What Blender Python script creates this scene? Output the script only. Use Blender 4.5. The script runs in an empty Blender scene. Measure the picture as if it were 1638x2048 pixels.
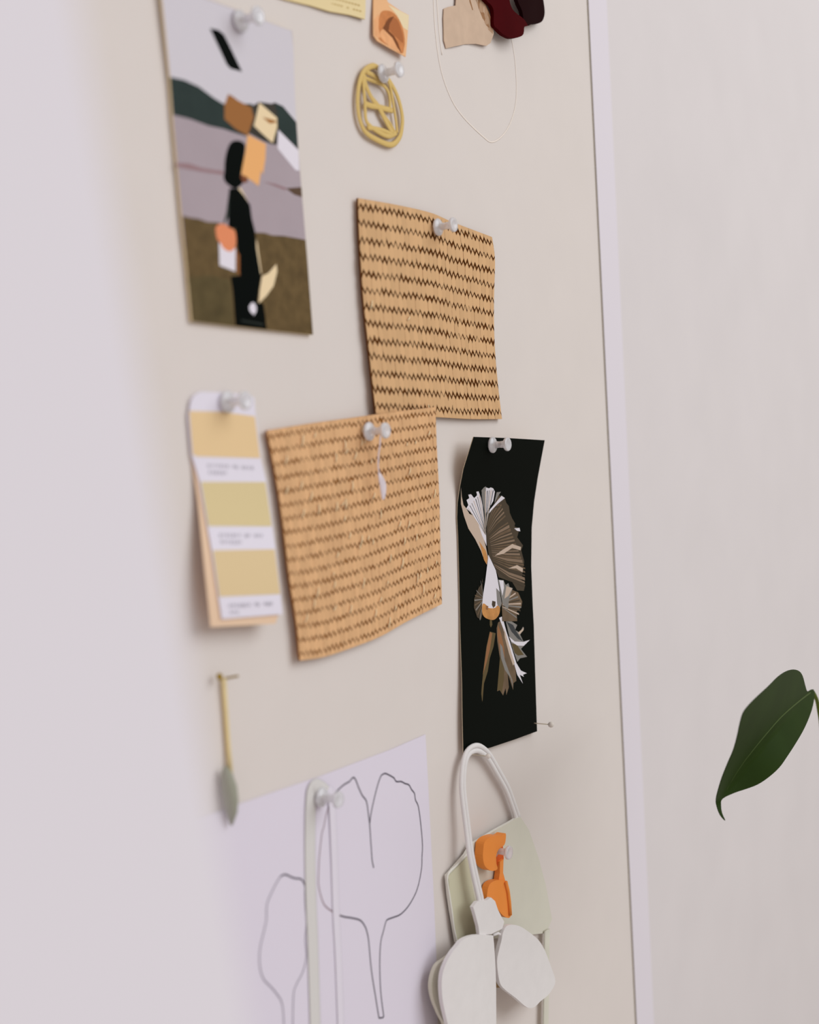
import bpy, bmesh, math, random
from mathutils import Vector, Matrix
from mathutils.geometry import delaunay_2d_cdt

random.seed(7)
C = bpy.context.scene.collection
scene = bpy.context.scene

# ------------------------------------------------------------------ camera
F = 2397.0                                   # focal length in pixels of the 1638 x 2048 frame
AX, BX, CX = -0.99700, 0.07517, -0.06272     # yaw, pitch, roll of the pin board seen from the camera


def _rot():
    ca, sa, cb, sb, cc, sc = (math.cos(AX), math.sin(AX), math.cos(BX), math.sin(BX), math.cos(CX), math.sin(CX))
    ry = Matrix(((ca, 0, sa), (0, 1, 0), (-sa, 0, ca)))
    rx = Matrix(((1, 0, 0), (0, cb, -sb), (0, sb, cb)))
    rz = Matrix(((cc, -sc, 0), (sc, cc, 0), (0, 0, 1)))
    return rz @ rx @ ry


M = _rot()
U, V, N = M.col[0].copy(), M.col[1].copy(), M.col[2].copy()   # along the board, down the board, into the wall
O = Vector(((1000 - 819) / F, (1190 - 1024) / F, 1.0)) * (F / 3.2)   # a point on the board, millimetres
D0 = N.dot(O)
Z0 = 1.45                                    # that point's height above the floor, metres

cam_pos = Vector((-U.dot(O) / 1000, -D0 / 1000, V.dot(O) / 1000 + Z0))
right = Vector((U[0], N[0], -V[0])); up = -Vector((U[1], N[1], -V[1])); back = -Vector((U[2], N[2], -V[2]))
cam = bpy.data.cameras.new('camera')
cam.sensor_fit = 'AUTO'; cam.sensor_width = 36.0
cam.lens = F * 36.0 / 2048.0
cam.clip_start = 0.01; cam.clip_end = 50
cam.dof.use_dof = True
cam.dof.focus_distance = 0.735
cam.dof.aperture_fstop = 4.6
co = bpy.data.objects.new('camera', cam); C.objects.link(co)
mw = Matrix((right, up, back)).transposed().to_4x4(); mw.translation = cam_pos
co.matrix_world = mw
scene.camera = co

# ------------------------------------------------------------------ light
scene.view_settings.view_transform = 'Standard'
scene.view_settings.look = 'None'
scene.view_settings.exposure = -0.36
scene.view_settings.gamma = 1.0
world = bpy.data.worlds.new('world'); scene.world = world
world.use_nodes = True
bg = world.node_tree.nodes['Background']
bg.inputs['Color'].default_value = (1.0, 0.89, 0.80, 1)
bg.inputs['Strength'].default_value = 0.54


def area(name, loc, target, size, size_y, power, color):
    l = bpy.data.lights.new(name, 'AREA'); l.shape = 'RECTANGLE'; l.size = size; l.size_y = size_y
    l.energy = power; l.color = color
    o = bpy.data.objects.new(name, l); C.objects.link(o)
    o.location = loc
    o.rotation_euler = (Vector(target) - Vector(loc)).to_track_quat('-Z', 'Y').to_euler()
    return o


area('window_daylight', (0.9, -2.8, 3.1), (0.1, 0, 1.45), 3.0, 2.6, 92, (0.91, 0.965, 1.0))

# ------------------------------------------------------------------ helpers


def at(px, py, h=0.0):
    """The point of the plane h millimetres in front of the board that the photo shows at this pixel."""
    d = Vector(((px - 819) / F, (py - 1024) / F, 1.0))
    p = d * ((D0 - h) / N.dot(d)) - O
    return Vector((U.dot(p) / 1000, -h / 1000, Z0 - V.dot(p) / 1000))


def lin(c):
    c /= 255.0
    return c / 12.92 if c <= 0.04045 else ((c + 0.055) / 1.055) ** 2.4


MATS = {}


def mat(name, rgb, rough=0.6, k=1.16, noise=0.0, scale=60.0, island=0.0, bump=0.0, metal=0.0, sheen=0.0, spec=0.05):
    if name in MATS:
        return MATS[name]
    m = bpy.data.materials.new(name); m.use_nodes = True
    nt = m.node_tree; b = nt.nodes['Principled BSDF']
    col = [min(lin(c) * k, 0.92) for c in rgb] + [1]
    b.inputs['Base Color'].default_value = col
    b.inputs['Roughness'].default_value = rough
    b.inputs['Metallic'].default_value = metal
    b.inputs['Specular IOR Level'].default_value = spec
    if sheen:
        b.inputs['Sheen Weight'].default_value = sheen
    src = None
    if noise or bump:
        tc = nt.nodes.new('ShaderNodeTexCoord'); nz = nt.nodes.new('ShaderNodeTexNoise')
        nz.inputs['Scale'].default_value = scale; nz.inputs['Detail'].default_value = 5
        nt.links.new(tc.outputs['Object'], nz.inputs['Vector']); src = nz.outputs['Fac']
    if bump:
        bp = nt.nodes.new('ShaderNodeBump'); bp.inputs['Strength'].default_value = bump
        bp.inputs['Distance'].default_value = 0.0006
        nt.links.new(src, bp.inputs['Height']); nt.links.new(bp.outputs['Normal'], b.inputs['Normal'])
    if noise or island:
        hsv = nt.nodes.new('ShaderNodeHueSaturation'); hsv.inputs['Color'].default_value = col
        if island:
            g = nt.nodes.new('ShaderNodeNewGeometry'); s2 = g.outputs['Random Per Island']; amt = island
        else:
            s2 = src; amt = noise
        mr = nt.nodes.new('ShaderNodeMapRange')
        lo, hi = (0.0, 1.0) if island else (0.25, 0.75)
        mr.inputs['From Min'].default_value = lo; mr.inputs['From Max'].default_value = hi
        mr.inputs['To Min'].default_value = 1 - amt; mr.inputs['To Max'].default_value = 1 + amt
        nt.links.new(s2, mr.inputs['Value']); nt.links.new(mr.outputs['Result'], hsv.inputs['Value'])
        nt.links.new(hsv.outputs['Color'], b.inputs['Base Color'])
    MATS[name] = m
    return m


def clear_plastic():
    m = bpy.data.materials.new('clear_plastic'); m.use_nodes = True
    b = m.node_tree.nodes['Principled BSDF']
    b.inputs['Base Color'].default_value = (0.97, 0.96, 1.0, 1)
    b.inputs['Roughness'].default_value = 0.12
    b.inputs['IOR'].default_value = 1.49
    b.inputs['Transmission Weight'].default_value = 0.42
    b.inputs['Coat Weight'].default_value = 0.3
    return m


CLEAR = clear_plastic()


class MB:
    """Collects vertices and faces in world space and links them as one mesh object."""

    def __init__(self):
        self.v = []; self.f = []; self.mi = []; self.sm = []; self.mats = []

    def slot(self, m):
        if m not in self.mats:
            self.mats.append(m)
        return self.mats.index(m)

    def add(self, verts, faces, m, smooth=False):
        n = len(self.v); s = self.slot(m)
        self.v += [Vector(p) for p in verts]
        for f in faces:
            self.f.append([i + n for i in f]); self.mi.append(s); self.sm.append(smooth)

    def build(self, name, parent=None, origin=None):
        if origin is None:
            origin = parent.location.copy() if parent else sum(self.v, Vector()) / len(self.v)
        me = bpy.data.meshes.new(name)
        me.from_pydata([p - origin for p in self.v], [], self.f)
        for m in self.mats:
            me.materials.append(m)
        for p, i, s in zip(me.polygons, self.mi, self.sm):
            p.material_index = i; p.use_smooth = s
        me.update()
        o = bpy.data.objects.new(name, me); C.objects.link(o)
        if parent:
            o.parent = parent; o.location = origin - parent.location
        else:
            o.location = origin
        return o


def tag(o, label=None, cat=None, group=None, kind=None):
    if label: o['label'] = label
    if cat: o['category'] = cat
    if group: o['group'] = group
    if kind: o['kind'] = kind
    return o


def thing(name, loc, label, cat, group=None):
    o = bpy.data.objects.new(name, None); C.objects.link(o); o.location = loc; o.empty_display_size = 0.01
    return tag(o, label, cat, group)


def box(mb, lo, hi, m):
    x0, y0, z0 = lo; x1, y1, z1 = hi
    v = [(x, y, z) for x in (x0, x1) for y in (y0, y1) for z in (z0, z1)]
    mb.add(v, [(0, 1, 3, 2), (4, 6, 7, 5), (0, 4, 5, 1), (2, 3, 7, 6), (0, 2, 6, 4), (1, 5, 7, 3)], m)


def inside(p, loops):
    c = False
    for lp in loops:
        j = len(lp) - 1
        for i in range(len(lp)):
            a, b = lp[i], lp[j]
            if (a[1] > p[1]) != (b[1] > p[1]) and p[0] < (b[0] - a[0]) * (p[1] - a[1]) / (b[1] - a[1]) + a[0]:
                c = not c
            j = i
    return c


def resample(lp, step):
    out = []
    for i in range(len(lp)):
        a, b = lp[i], lp[(i + 1) % len(lp)]
        n = max(1, int(math.hypot(b[0] - a[0], b[1] - a[1]) / step))
        out += [(a[0] + (b[0] - a[0]) * k / n, a[1] + (b[1] - a[1]) * k / n) for k in range(n)]
    return out


def smooth_loop(lp, n=4, closed=True):
    out = []; L = len(lp); rng = range(L if closed else L - 1)
    g = (lambda i: lp[i % L]) if closed else (lambda i: lp[max(0, min(L - 1, i))])
    for i in rng:
        p0, p1, p2, p3 = g(i - 1), g(i), g(i + 1), g(i + 2)
        for k in range(n):
            t = k / n
            out.append(tuple(0.5 * (2 * b + (c - a) * t + (2 * a - 5 * b + 4 * c - d) * t * t + (3 * b - a - 3 * c + d) * t ** 3)
                             for a, b, c, d in zip(p0, p1, p2, p3)))
    if not closed:
        out.append(tuple(lp[-1]))
    return out


def sheet(mb, loops, h, m, thick=0.0, edge=None, step=14.0, smooth=True):
    """A sheet with the given outline (first loop; the others are holes) lying h(px, py) mm off the board."""
    if not callable(h):
        hv = h; h = lambda x, y: hv
    loops = [resample(l, step) for l in loops]
    pts = []; edges = []
    for l in loops:
        n = len(pts); pts += l
        edges += [(n + i, n + (i + 1) % len(l)) for i in range(len(l))]
    xs = [p[0] for p in loops[0]]; ys = [p[1] for p in loops[0]]
    y = min(ys) + step * 0.5
    while y < max(ys):
        x = min(xs) + step * 0.5
        while x < max(xs):
            if inside((x, y), loops) and all(math.hypot(x - q[0], y - q[1]) > step * 0.45 for q in pts[:sum(map(len, loops))]):
                pts.append((x, y))
            x += step
        y += step
    vo, eo, fo, *_ = delaunay_2d_cdt([Vector(p) for p in pts], edges, [], 0, 1e-5)
    tri = []
    for f in fo:
        c = sum((vo[i] for i in f), Vector((0, 0))) / len(f)
        p, q_, r_ = (vo[i] for i in f[:3])
        if inside(c, loops) and abs((q_ - p).cross(r_ - p)) > 0.6:
            tri.append(list(f))
    top = [at(p[0], p[1], h(p[0], p[1])) for p in vo]
    # the y axis of the photo runs down: make the faces look into the room
    if tri:
        a, b, c = (top[i] for i in tri[0][:3])
        if (b - a).cross(c - a).y > 0:
            tri = [t[::-1] for t in tri]
    mb.add(top, tri, m, smooth)
    if thick:
        back = [p + Vector((0, thick / 1000, 0)) for p in top]
        mb.add(back, [t[::-1] for t in tri], edge or m, smooth)
        for l in loops:
            f = [at(p[0], p[1], h(p[0], p[1])) for p in l]; n = len(l)
            g = [p + Vector((0, thick / 1000, 0)) for p in f]
            mb.add(f + g, [(i, (i + 1) % n, n + (i + 1) % n, n + i) for i in range(n)], edge or m)


def tube(mb, pts, r, m, n=8, w=None, cap=True, closed=False):
    """A round (or, with w, oval: r out of the wall, w along it) sweep along points; r may be a list."""
    pts = [Vector(p) for p in pts]; L = len(pts)
    rs = r if isinstance(r, (list, tuple)) else [r] * L
    verts = []; faces = []
    for i, p in enumerate(pts):
        if closed:
            t = pts[(i + 1) % L] - pts[i - 1]
        else:
            t = pts[min(i + 1, L - 1)] - pts[max(i - 1, 0)]
        t.normalize()
        nrm = Vector((0, -1, 0)) if abs(t.y) < 0.9 else Vector((0, 0, 1))
        s = t.cross(nrm).normalized(); nn = s.cross(t).normalized()
        for k in range(n):
            a = 2 * math.pi * k / n
            verts.append(p + s * (math.cos(a) * (w if w else rs[i])) + nn * (math.sin(a) * rs[i]))
    for i in range(L if closed else L - 1):
        j = (i + 1) % L
        for k in range(n):
            faces.append((i * n + k, i * n + (k + 1) % n, j * n + (k + 1) % n, j * n + k))
    if cap and not closed:
        faces.append(tuple(range(n))[::-1]); faces.append(tuple((L - 1) * n + k for k in range(n)))
    mb.add(verts, faces, m, True)


def lathe(mb, base, axis, prof, m, n=20):
    """Turns a profile of (distance along axis, radius) in millimetres about the axis."""
    axis = Vector(axis).normalized(); s = axis.orthogonal().normalized(); t = axis.cross(s)
    verts = []; faces = []
    for d, r in prof:
        for k in range(n):
            a = 2 * math.pi * k / n
            verts.append(Vector(base) + axis * (d / 1000) + (s * math.cos(a) + t * math.sin(a)) * (r / 1000))
    for i in range(len(prof) - 1):
        for k in range(n):
            faces.append((i * n + k, i * n + (k + 1) % n, (i + 1) * n + (k + 1) % n, (i + 1) * n + k))
    faces.append(tuple(range(n))[::-1]); faces.append(tuple((len(prof) - 1) * n + k for k in range(n)))
    mb.add(verts, faces, m, True)


def zc(ox, oy, s):
    """Readings from an enlargement of the photo whose corner is (ox, oy) and whose scale is s."""
    return lambda pts: [(ox + x / s, oy + y / s) for x, y in pts]


def ss(a, b, x):
    t = max(0.0, min(1.0, (x - a) / (b - a)))
    return t * t * (3 - 2 * t)


# ------------------------------------------------------------------ the setting
wall_m = mat('wall_paint', (208, 202, 203), 0.85, noise=0.02, scale=14, bump=0.12, k=1.2)
board_m = mat('board_surface', (210, 202, 198), 0.75, noise=0.012, scale=30, k=1.2)
strip_m = mat('white_frame', (214, 208, 216), 0.5, k=1.2)
olive_m = mat('frame_edge_shade', (120, 106, 70), 0.6)  # inner side turned from the window: its shade is put into this dark olive
front_m = mat('front_wall_paint', (220, 215, 223), 0.8, k=1.2)

mb = MB(); box(mb, (-1.2, 0.012, 0.0), (2.6, 0.112, 2.7), wall_m)
tag(mb.build('wall_back'), kind='structure')

xr = at(1221, 1024, 0).x                      # right end of the board
xa, xb = at(1174, 0).x, at(1271, 2048).x
mb = MB()
za, zb, ze0, ze1 = at(1174, 0).z, at(1271, 2048).z, 2.05, 0.85
ex = lambda z: xa + (xb - xa) * (z - za) / (zb - za)
board = thing('pinboard', Vector((xa - 0.4, 0.012, Z0)), 'tall white pinboard with a pale narrow frame, mounted on the wall', 'pinboard')
x0 = xa - 0.95
box(mb, (x0, 0.0, ze1), (xa + 0.003, 0.0118, ze0), board_m)
mb.build('panel', board)
mb = MB()
w = 0.0345; y0, y1 = -0.0010, 0.0118
v = [(ex(z) + dx, y, z) for z in (ze1, ze0) for y in (y0, y1) for dx in (0.0, w)]
mb.add(v, [(0, 1, 5, 4), (2, 6, 7, 3), (1, 3, 7, 5), (0, 2, 3, 1), (4, 5, 7, 6)], strip_m)
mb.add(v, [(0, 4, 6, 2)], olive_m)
mb.build('frame_strip', board)

# the near wall end that the lens looks past: a pier standing out from the wall
hp = 238.0
pa_, pb_ = at(196, 0, hp), at(533, 2048, hp)
pe = lambda z: pa_.x + (pb_.x - pa_.x) * (z - pa_.z) / (pb_.z - pa_.z)
mb = MB(); zz = [1.0, 1.2, 1.32, 1.44, 1.56, 1.7, 1.9]
yb = 0.0115
vs = []
for z in zz:
    vs += [(pe(z) - 0.55, -hp / 1000, z), (pe(z) - 0.004, -hp / 1000, z), (pe(z), -hp / 1000 + 0.004, z), (pe(z), yb, z), (pe(z) - 0.55, yb, z)]
fs = []
for i in range(len(zz) - 1):
    for k in range(5):
        fs.append((i * 5 + k, i * 5 + (k + 1) % 5, (i + 1) * 5 + (k + 1) % 5, (i + 1) * 5 + k))
fs += [tuple(range(5))[::-1], tuple((len(zz) - 1) * 5 + k for k in range(5))]
mb.add(vs, fs, front_m)
tag(mb.build('wall_left'), kind='structure')

# ------------------------------------------------------------------ clear push pins
steel_m = mat('pin_steel', (190, 180, 160), 0.3, metal=0.9)
PIN = [(0, 1.6), (0.2, 4.2), (0.7, 4.9), (1.5, 4.9), (2.1, 4.3), (2.5, 2.7), (3.2, 2.15), (6.0, 1.9), (8.8, 2.2), (9.6, 2.9),
       (10.0, 3.7), (10.5, 4.1), (11.4, 4.1), (11.9, 3.8), (11.7, 2.6), (11.2, 1.2)]
pin_proto = None


def push_pin(px, py, h, label, tilt=(0, 0)):
    global pin_proto
    p = at(px, py, h)
    if pin_proto is None:
        t = thing('push_pin', p, label, 'push pin', 'clear push pins')
        mb = MB(); lathe(mb, p, (0, -1, 0), PIN, CLEAR, 28); mb.build('pin_head', t)
        mb = MB(); lathe(mb, p + Vector((0, 0.0075, 0)), (0, -1, 0), [(0, 0.05), (2, 0.5), (10.2, 0.5)], steel_m, 10)
        nd = mb.build('needle', t); nd['label'] = 'thin steel needle'
        pin_proto = t
    else:
        t = pin_proto.copy(); C.objects.link(t); t['label'] = label; t.location = p
        for ch in list(pin_proto.children):
            c = ch.copy(); C.objects.link(c); c.parent = t
    t.rotation_euler = (tilt[0], 0, tilt[1])
    return t


# ------------------------------------------------------------------ photo print with the woman in the field
pa = zc(300, 0, 4.095); pb = zc(300, 340, 4.095)
cream_edge = mat('card_edge', (226, 208, 168), 0.7)
sky_m = mat('print_sky', (204, 199, 207), 0.4)
lake_m = mat('print_lake', (166, 153, 160), 0.4, noise=0.04, scale=40)
grass_m = mat('print_grass', (98, 80, 52), 0.5, noise=0.25, scale=160)
grass2_m = mat('print_grass_dark', (88, 76, 50), 0.5, noise=0.25, scale=120)
hill_m = mat('print_hills', (45, 56, 54), 0.5, noise=0.12, scale=80)
hill2_m = mat('print_hills_warm', (62, 58, 52), 0.5, noise=0.12, scale=80)
black_m = mat('print_black', (10, 15, 13), 0.5, k=0.8, spec=0.02)
box_m = mat('print_brown', (152, 102, 58), 0.5)
env_m = mat('print_cream', (240, 208, 170), 0.5)
spot_m = mat('print_tan', (160, 105, 50), 0.5)
face_m = mat('print_orange', (232, 172, 112), 0.5)
oran_m = mat('print_coral', (222, 138, 98), 0.5)
whit_m = mat('print_white', (222, 216, 226), 0.4)
pink_m = mat('print_mauve', (148, 118, 122), 0.4)
isl_m = mat('print_island', (92, 72, 58), 0.5)
gray_m = mat('print_grey', (56, 62, 58), 0.5)

HP = lambda x, y: 2.2 + 0.004 * max(0, 200 - y)
ink_n = [0]


def ink(mb, pts, m, h, step=30):
    ink_n[0] += 1
    k = ink_n[0] * 0.004
    hh = h if callable(h) else (lambda x, y: h)
    sheet(mb, [pts], lambda x, y: hh(x, y) + 0.03 + k, m, step=step)


mb = MB()
outl = [(320, -38), (584, 62)] + pa([(1175, 400), (1190, 850), (1200, 1000), (1215, 1220)]) + pb([(1240, 150), (1265, 450), (1290, 750), (1335, 1350), (700, 1282), (345, 1240), (300, 750), (270, 500)]) + pa([(200, 1100), (185, 930), (165, 630), (100, 0)])
sheet(mb, [outl], HP, lake_m, thick=1.3, edge=cream_edge, step=24)
ink_n[0] = 0
ink(mb, [(321, -36), (583, 62)] + pa([(1175, 400), (1190, 850), (1200, 1000), (1090, 880), (1020, 850), (840, 870), (600, 860), (520, 800), (400, 715), (280, 660), (165, 640), (100, 0)]), sky_m, HP)
ink(mb, pb([(265, 375), (340, 392), (400, 400), (470, 425), (560, 430), (640, 470), (860, 512), (940, 515), (1000, 535), (1100, 540), (1275, 572), (1290, 750), (1335, 1350), (700, 1282), (345, 1240), (300, 750)]), grass_m, HP)
ink(mb, pb([(310, 880), (480, 860), (660, 900), (690, 1278), (350, 1238)]), grass2_m, HP)
ink(mb, pa([(165, 630), (280, 655), (400, 710), (520, 800), (600, 850), (830, 850), (880, 900), (840, 1080), (790, 1115), (720, 1095), (600, 1055), (480, 1030), (330, 975), (190, 940)]), hill_m, HP)
ink(mb, pa([(830, 870), (895, 835), (1000, 850), (1020, 838), (1090, 870), (1198, 1000), (1214, 1222), (1050, 1060), (1040, 1185), (1000, 1182), (920, 1150), (810, 1090)]), hill2_m, HP)
ink(mb, pa([(1020, 838), (1090, 870), (1198, 1000), (1214, 1222), (1060, 1070), (1050, 980)]), hill_m, HP)
ink(mb, pa([(640, 770), (680, 790), (720, 822), (830, 880), (850, 960), (800, 1112), (700, 1055), (610, 975), (610, 860)]), box_m, HP)
ink(mb, pa([(895, 840), (1040, 965), (1042, 1040), (1005, 1172), (930, 1105), (850, 1030), (868, 960)]), env_m, HP)
ink(mb, pa([(920, 958), (1035, 990), (1030, 1005), (980, 1012)]), spot_m, HP)
ink(mb, pa([(1050, 1062), (1216, 1232), (1224, 1400), (1190, 1392), (1045, 1215)]), whit_m, HP)
ink(mb, pa([(490, 232), (560, 245), (605, 282), (640, 350), (755, 588), (660, 562), (630, 530)]), black_m, HP)
ink(mb, pa([(212, 1335), (320, 1340), (420, 1375), (540, 1395), (600, 1400), (600, 1430), (420, 1405), (215, 1365)]), pink_m, HP)
ink(mb, pb([(930, 95), (1030, 115), (1120, 150), (1110, 165), (1020, 130)]), pink_m, HP)
ink(mb, pb([(1115, 150), (1240, 140), (1246, 222), (1180, 200)]), isl_m, HP)
ink(mb, pa([(800, 1100), (950, 1180), (945, 1300), (925, 1433)]) + pb([(912, 0), (890, 132), (830, 85), (750, 40)]) + pa([(750, 1400), (780, 1250)]), face_m, HP)
ink(mb, pb([(735, 30), (800, 60), (800, 100), (740, 110)]), mat('print_hand', (120, 72, 50), 0.5), HP)
ink(mb, pb([(715, 165), (738, 140), (775, 205), (808, 265), (790, 262)]), env_m, HP)
ink(mb, pb([(600, 440), (625, 350), (650, 160), (662, 160), (660, 350), (612, 440)]), gray_m, HP)
ink(mb, smooth_loop(pa([(610, 1400), (615, 1310), (635, 1220), (665, 1165), (710, 1150), (755, 1162), (780, 1195), (770, 1290), (755, 1380)]) + pb([(742, 60), (760, 105), (705, 150), (640, 120), (605, 70)])), black_m, HP)
ink(mb, pb([(650, 150), (720, 150), (770, 210), (820, 285), (835, 400), (860, 500), (880, 690), (912, 860), (880, 1080), (930, 1095), (945, 1200), (955, 1305), (700, 1275), (680, 1000), (660, 872), (740, 862), (700, 480), (640, 470), (645, 300)]), black_m, HP)
ink(mb, pb([(868, 560), (880, 600), (900, 750), (914, 850), (906, 850), (888, 740), (872, 640)]), env_m, HP)
ink(mb, pb([(565, 590), (620, 640), (640, 660), (702, 640), (700, 832), (570, 782)]), whit_m, HP)
ink(mb, smooth_loop(pb([(540, 465), (600, 440), (650, 470), (695, 500), (706, 570), (695, 640), (650, 668), (600, 640), (578, 600), (548, 560)])), oran_m, HP)
ink(mb, pb([(703, 640), (735, 700), (735, 870), (715, 840)]), mat('print_rust', (140, 88, 52), 0.5), HP)
ink(mb, pb([(1035, 770), (1042, 830), (1012, 950), (950, 1035), (890, 1092), (900, 980), (918, 870), (970, 845)]), env_m, HP)
ink(mb, smooth_loop(pb([(840, 1085), (865, 1105), (872, 1150), (855, 1180), (825, 1165), (812, 1120)])), whit_m, HP)
ink(mb, pb([(846, 1178), (856, 1178), (852, 1195)]), whit_m, HP)
for k in range(9):                                       # the faint line of lettering under the emblem
    x = 752 + k * 20
    ink(mb, pb([(x, 1226 + k * 3.6), (x + 12, 1228 + k * 3.6), (x + 13, 1242 + k * 3.6), (x + 1, 1240 + k * 3.6)]), gray_m, HP)
tag(mb.build('photo_print'), 'colour photo print of a woman in black in a brown field with an orange bag', 'photo')

# ------------------------------------------------------------------ woven straw mats
straw_m = mat('straw', (203, 164, 122), 0.65, island=0.06, k=1.2)
straw2_m = mat('straw_light', (210, 167, 124), 0.65, island=0.07, k=1.2)
gap_m = mat('straw_gaps_shaded', (92, 52, 18), 0.8)  # darker inner straw, with the shade between the slats put into the colour
gap2_m = mat('straw_gaps_shaded_light', (142, 92, 44), 0.8)  # paler version for the lower mat, gap shade in the colour too
fray_m = mat('straw_pale', (240, 206, 168), 0.5, k=1.2)


def coons(top, right_, bottom, left, h):
    """A map (s, t) -> board point inside four boundary curves read from the photo."""
    def curve(pts):
        P = [at(x, y, 0) for x, y in smooth_loop(pts, 6, False)]
        d = [0]
        for a, b in zip(P, P[1:]):
            d.append(d[-1] + (b - a).length)
        def f(t):
            t = max(0.0, min(1.0, t)) * d[-1]
            for i in range(len(d) - 1):
                if t <= d[i + 1]:
                    return P[i].lerp(P[i + 1], (t - d[i]) / (d[i + 1] - d[i]))
            return P[-1]
        return f
    T, R, B, L = curve(top), curve(right_), curve(bottom), curve(left)
    c00, c10, c01, c11 = T(0), T(1), B(0), B(1)
    def f(s, t, dh=0.0):
        s_, t_ = max(0, min(1, s)), max(0, min(1, t))
        p = T(s_) * (1 - t_) + B(s_) * t_ + L(t_) * (1 - s_) + R(t_) * s_
        p -= c00 * (1 - s_) * (1 - t_) + c10 * s_ * (1 - t_) + c01 * (1 - s_) * t_ + c11 * s_ * t_
        # keep the picture of the outline when the mat stands h off the board
        hh = h(s_, t_) + dh
        k = hh / 1000 / (D0 / 1000)
        q = p + (cam_pos - p) * k
        return q
    return f


def woven_mat(name, f, rows, cols, m, label, gapk=1.0, flecks=0, gap_m=gap_m):
    t = thing(name, f(0.5, 0.5, -2), label, 'woven mat')
    mb = MB()
    n = 24
    grid = [f(i / n, j / n, -0.5) for j in range(n + 1) for i in range(n + 1)]
    g2 = [p + Vector((0, 0.0012, 0)) for p in grid]
    q = [(j * (n + 1) + i, (j + 1) * (n + 1) + i, (j + 1) * (n + 1) + i + 1, j * (n + 1) + i + 1) for j in range(n) for i in range(n)]
    mb.add(grid, q, gap_m, True); mb.add(g2, [r[::-1] for r in q], m, True)
    rim = [i for i in range(n + 1)] + [j * (n + 1) + n for j in range(1, n + 1)] + [n * (n + 1) + i for i in range(n - 1, -1, -1)] + [j * (n + 1) for j in range(n - 1, 0, -1)]
    L = len(rim)
    mb.add([grid[i] for i in rim] + [g2[i] for i in rim], [(i, L + i, L + (i + 1) % L, (i + 1) % L) for i in range(L)], gap_m)
    mb.build('backing', t)
    mb = MB()
    for r in range(-1, rows):
        off = 0.5 * (r % 2)
        for c in range(-1, cols + 1):
            g1 = gapk * max(0.012, random.gauss(0.1, 0.055)); g2_ = gapk * max(0.012, random.gauss(0.1, 0.055))
            g3 = gapk * max(0.012, random.gauss(0.1, 0.055)); g4 = gapk * max(0.012, random.gauss(0.1, 0.055))
            a = 0.18 + random.uniform(-0.05, 0.04); e = 0.0
            c0 = c + off; lean = -0.02
            hexa = [(c0 + 0.5 + lean, r - a + (g1 + g2_) / 2), (c0 + 1 - e + lean * .8, r + a + g2_), (c0 + 1 - e - lean * .8, r + 1 - a - g3),
                    (c0 + 0.5 - lean, r + 1 + a - (g3 + g4) / 2), (c0 + e - lean * .8, r + 1 - a - g4), (c0 + e + lean * .8, r + a + g1)]
            S = [(x / cols, (y + 0.5) / rows) for x, y in hexa]
            if all(x <= 0.002 or x >= 0.998 for x, y in S) or all(y <= 0.002 or y >= 0.998 for x, y in S):
                continue
            if max(x for x, y in S) < 0.004 or min(x for x, y in S) > 0.996:
                continue
            hs = random.uniform(0.1, 0.32)
            low = [f(x, y, -0.52) for x, y in S]
            up_ = [f(x, y, hs - 0.3) for x, y in S]
            cx = sum(x for x, y in S) / 6
            ridge = [f(min(1, max(0, (cx + S[0][0]) / 2)), S[0][1] * .75 + S[3][1] * .25, hs - 0.2), f((cx + S[3][0]) / 2, S[0][1] * .25 + S[3][1] * .75, hs - 0.2)]
            vs = low + up_ + ridge
            fs = [(i, (i + 1) % 6, 6 + (i + 1) % 6, 6 + i)[::-1] for i in range(6)]
            fs += [(6, 11, 12), (6, 12, 7), (7, 12, 13, 8), (8, 13, 9), (9, 13, 10), (10, 13, 12, 11)]
            mb.add(vs, fs, m)
    if flecks:
        for k in range(flecks):
            s, y = random.uniform(0.04, 0.98), random.uniform(0.05, 0.97)
            p = f(s, y, 0.35); d = Vector((random.uniform(0.0003, 0.0014), 0.0, random.uniform(0.0008, 0.0028)))
            tube(mb, [p - d, p + Vector((0, -0.0004, 0)), p + d], [0.0001, 0.0003, 0.0001], fray_m, 6, w=0.0005)
    mb.build('plaited_straw', t)
    return t


f1 = coons([(716, 396), (790, 409), (860, 425), (905, 444), (984, 474)], [(984, 474), (990, 520), (988, 600), (989, 680), (995, 760), (1004, 838)],
           [(752, 827), (800, 831), (870, 834), (940, 838), (1004, 838)], [(716, 396), (719, 480), (727, 600), (740, 720), (752, 827)],
           lambda s, t: 3.2 + 1.6 * (1 - s) * t)
mat1 = woven_mat('woven_mat', f1, 13, 32, straw_m, 'woven straw square under the clear pin at upper right, tucked behind the lower mat', 1.0, 3)
f2 = coons([(534, 861), (620, 847), (700, 836), (780, 825), (871, 814)], [(871, 814), (874, 900), (879, 1000), (881, 1100), (884, 1208)],
           [(600, 1321), (648, 1314), (711, 1293), (763, 1272), (814, 1243), (884, 1208)], [(534, 861), (552, 955), (566, 1048), (579, 1157), (593, 1245), (600, 1321)],
           lambda s, t: 3.4 + 4.4 * ss(0.35, 0.75, s) * (1 - ss(0.1, 0.5, t)) + 1.5 * (1 - s) * t)
mat2 = woven_mat('woven_mat', f2, 17, 38, straw2_m, 'larger lower woven straw square with pale flecks and a white paper tag hanging on it', 0.8, 60, gap2_m)

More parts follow.
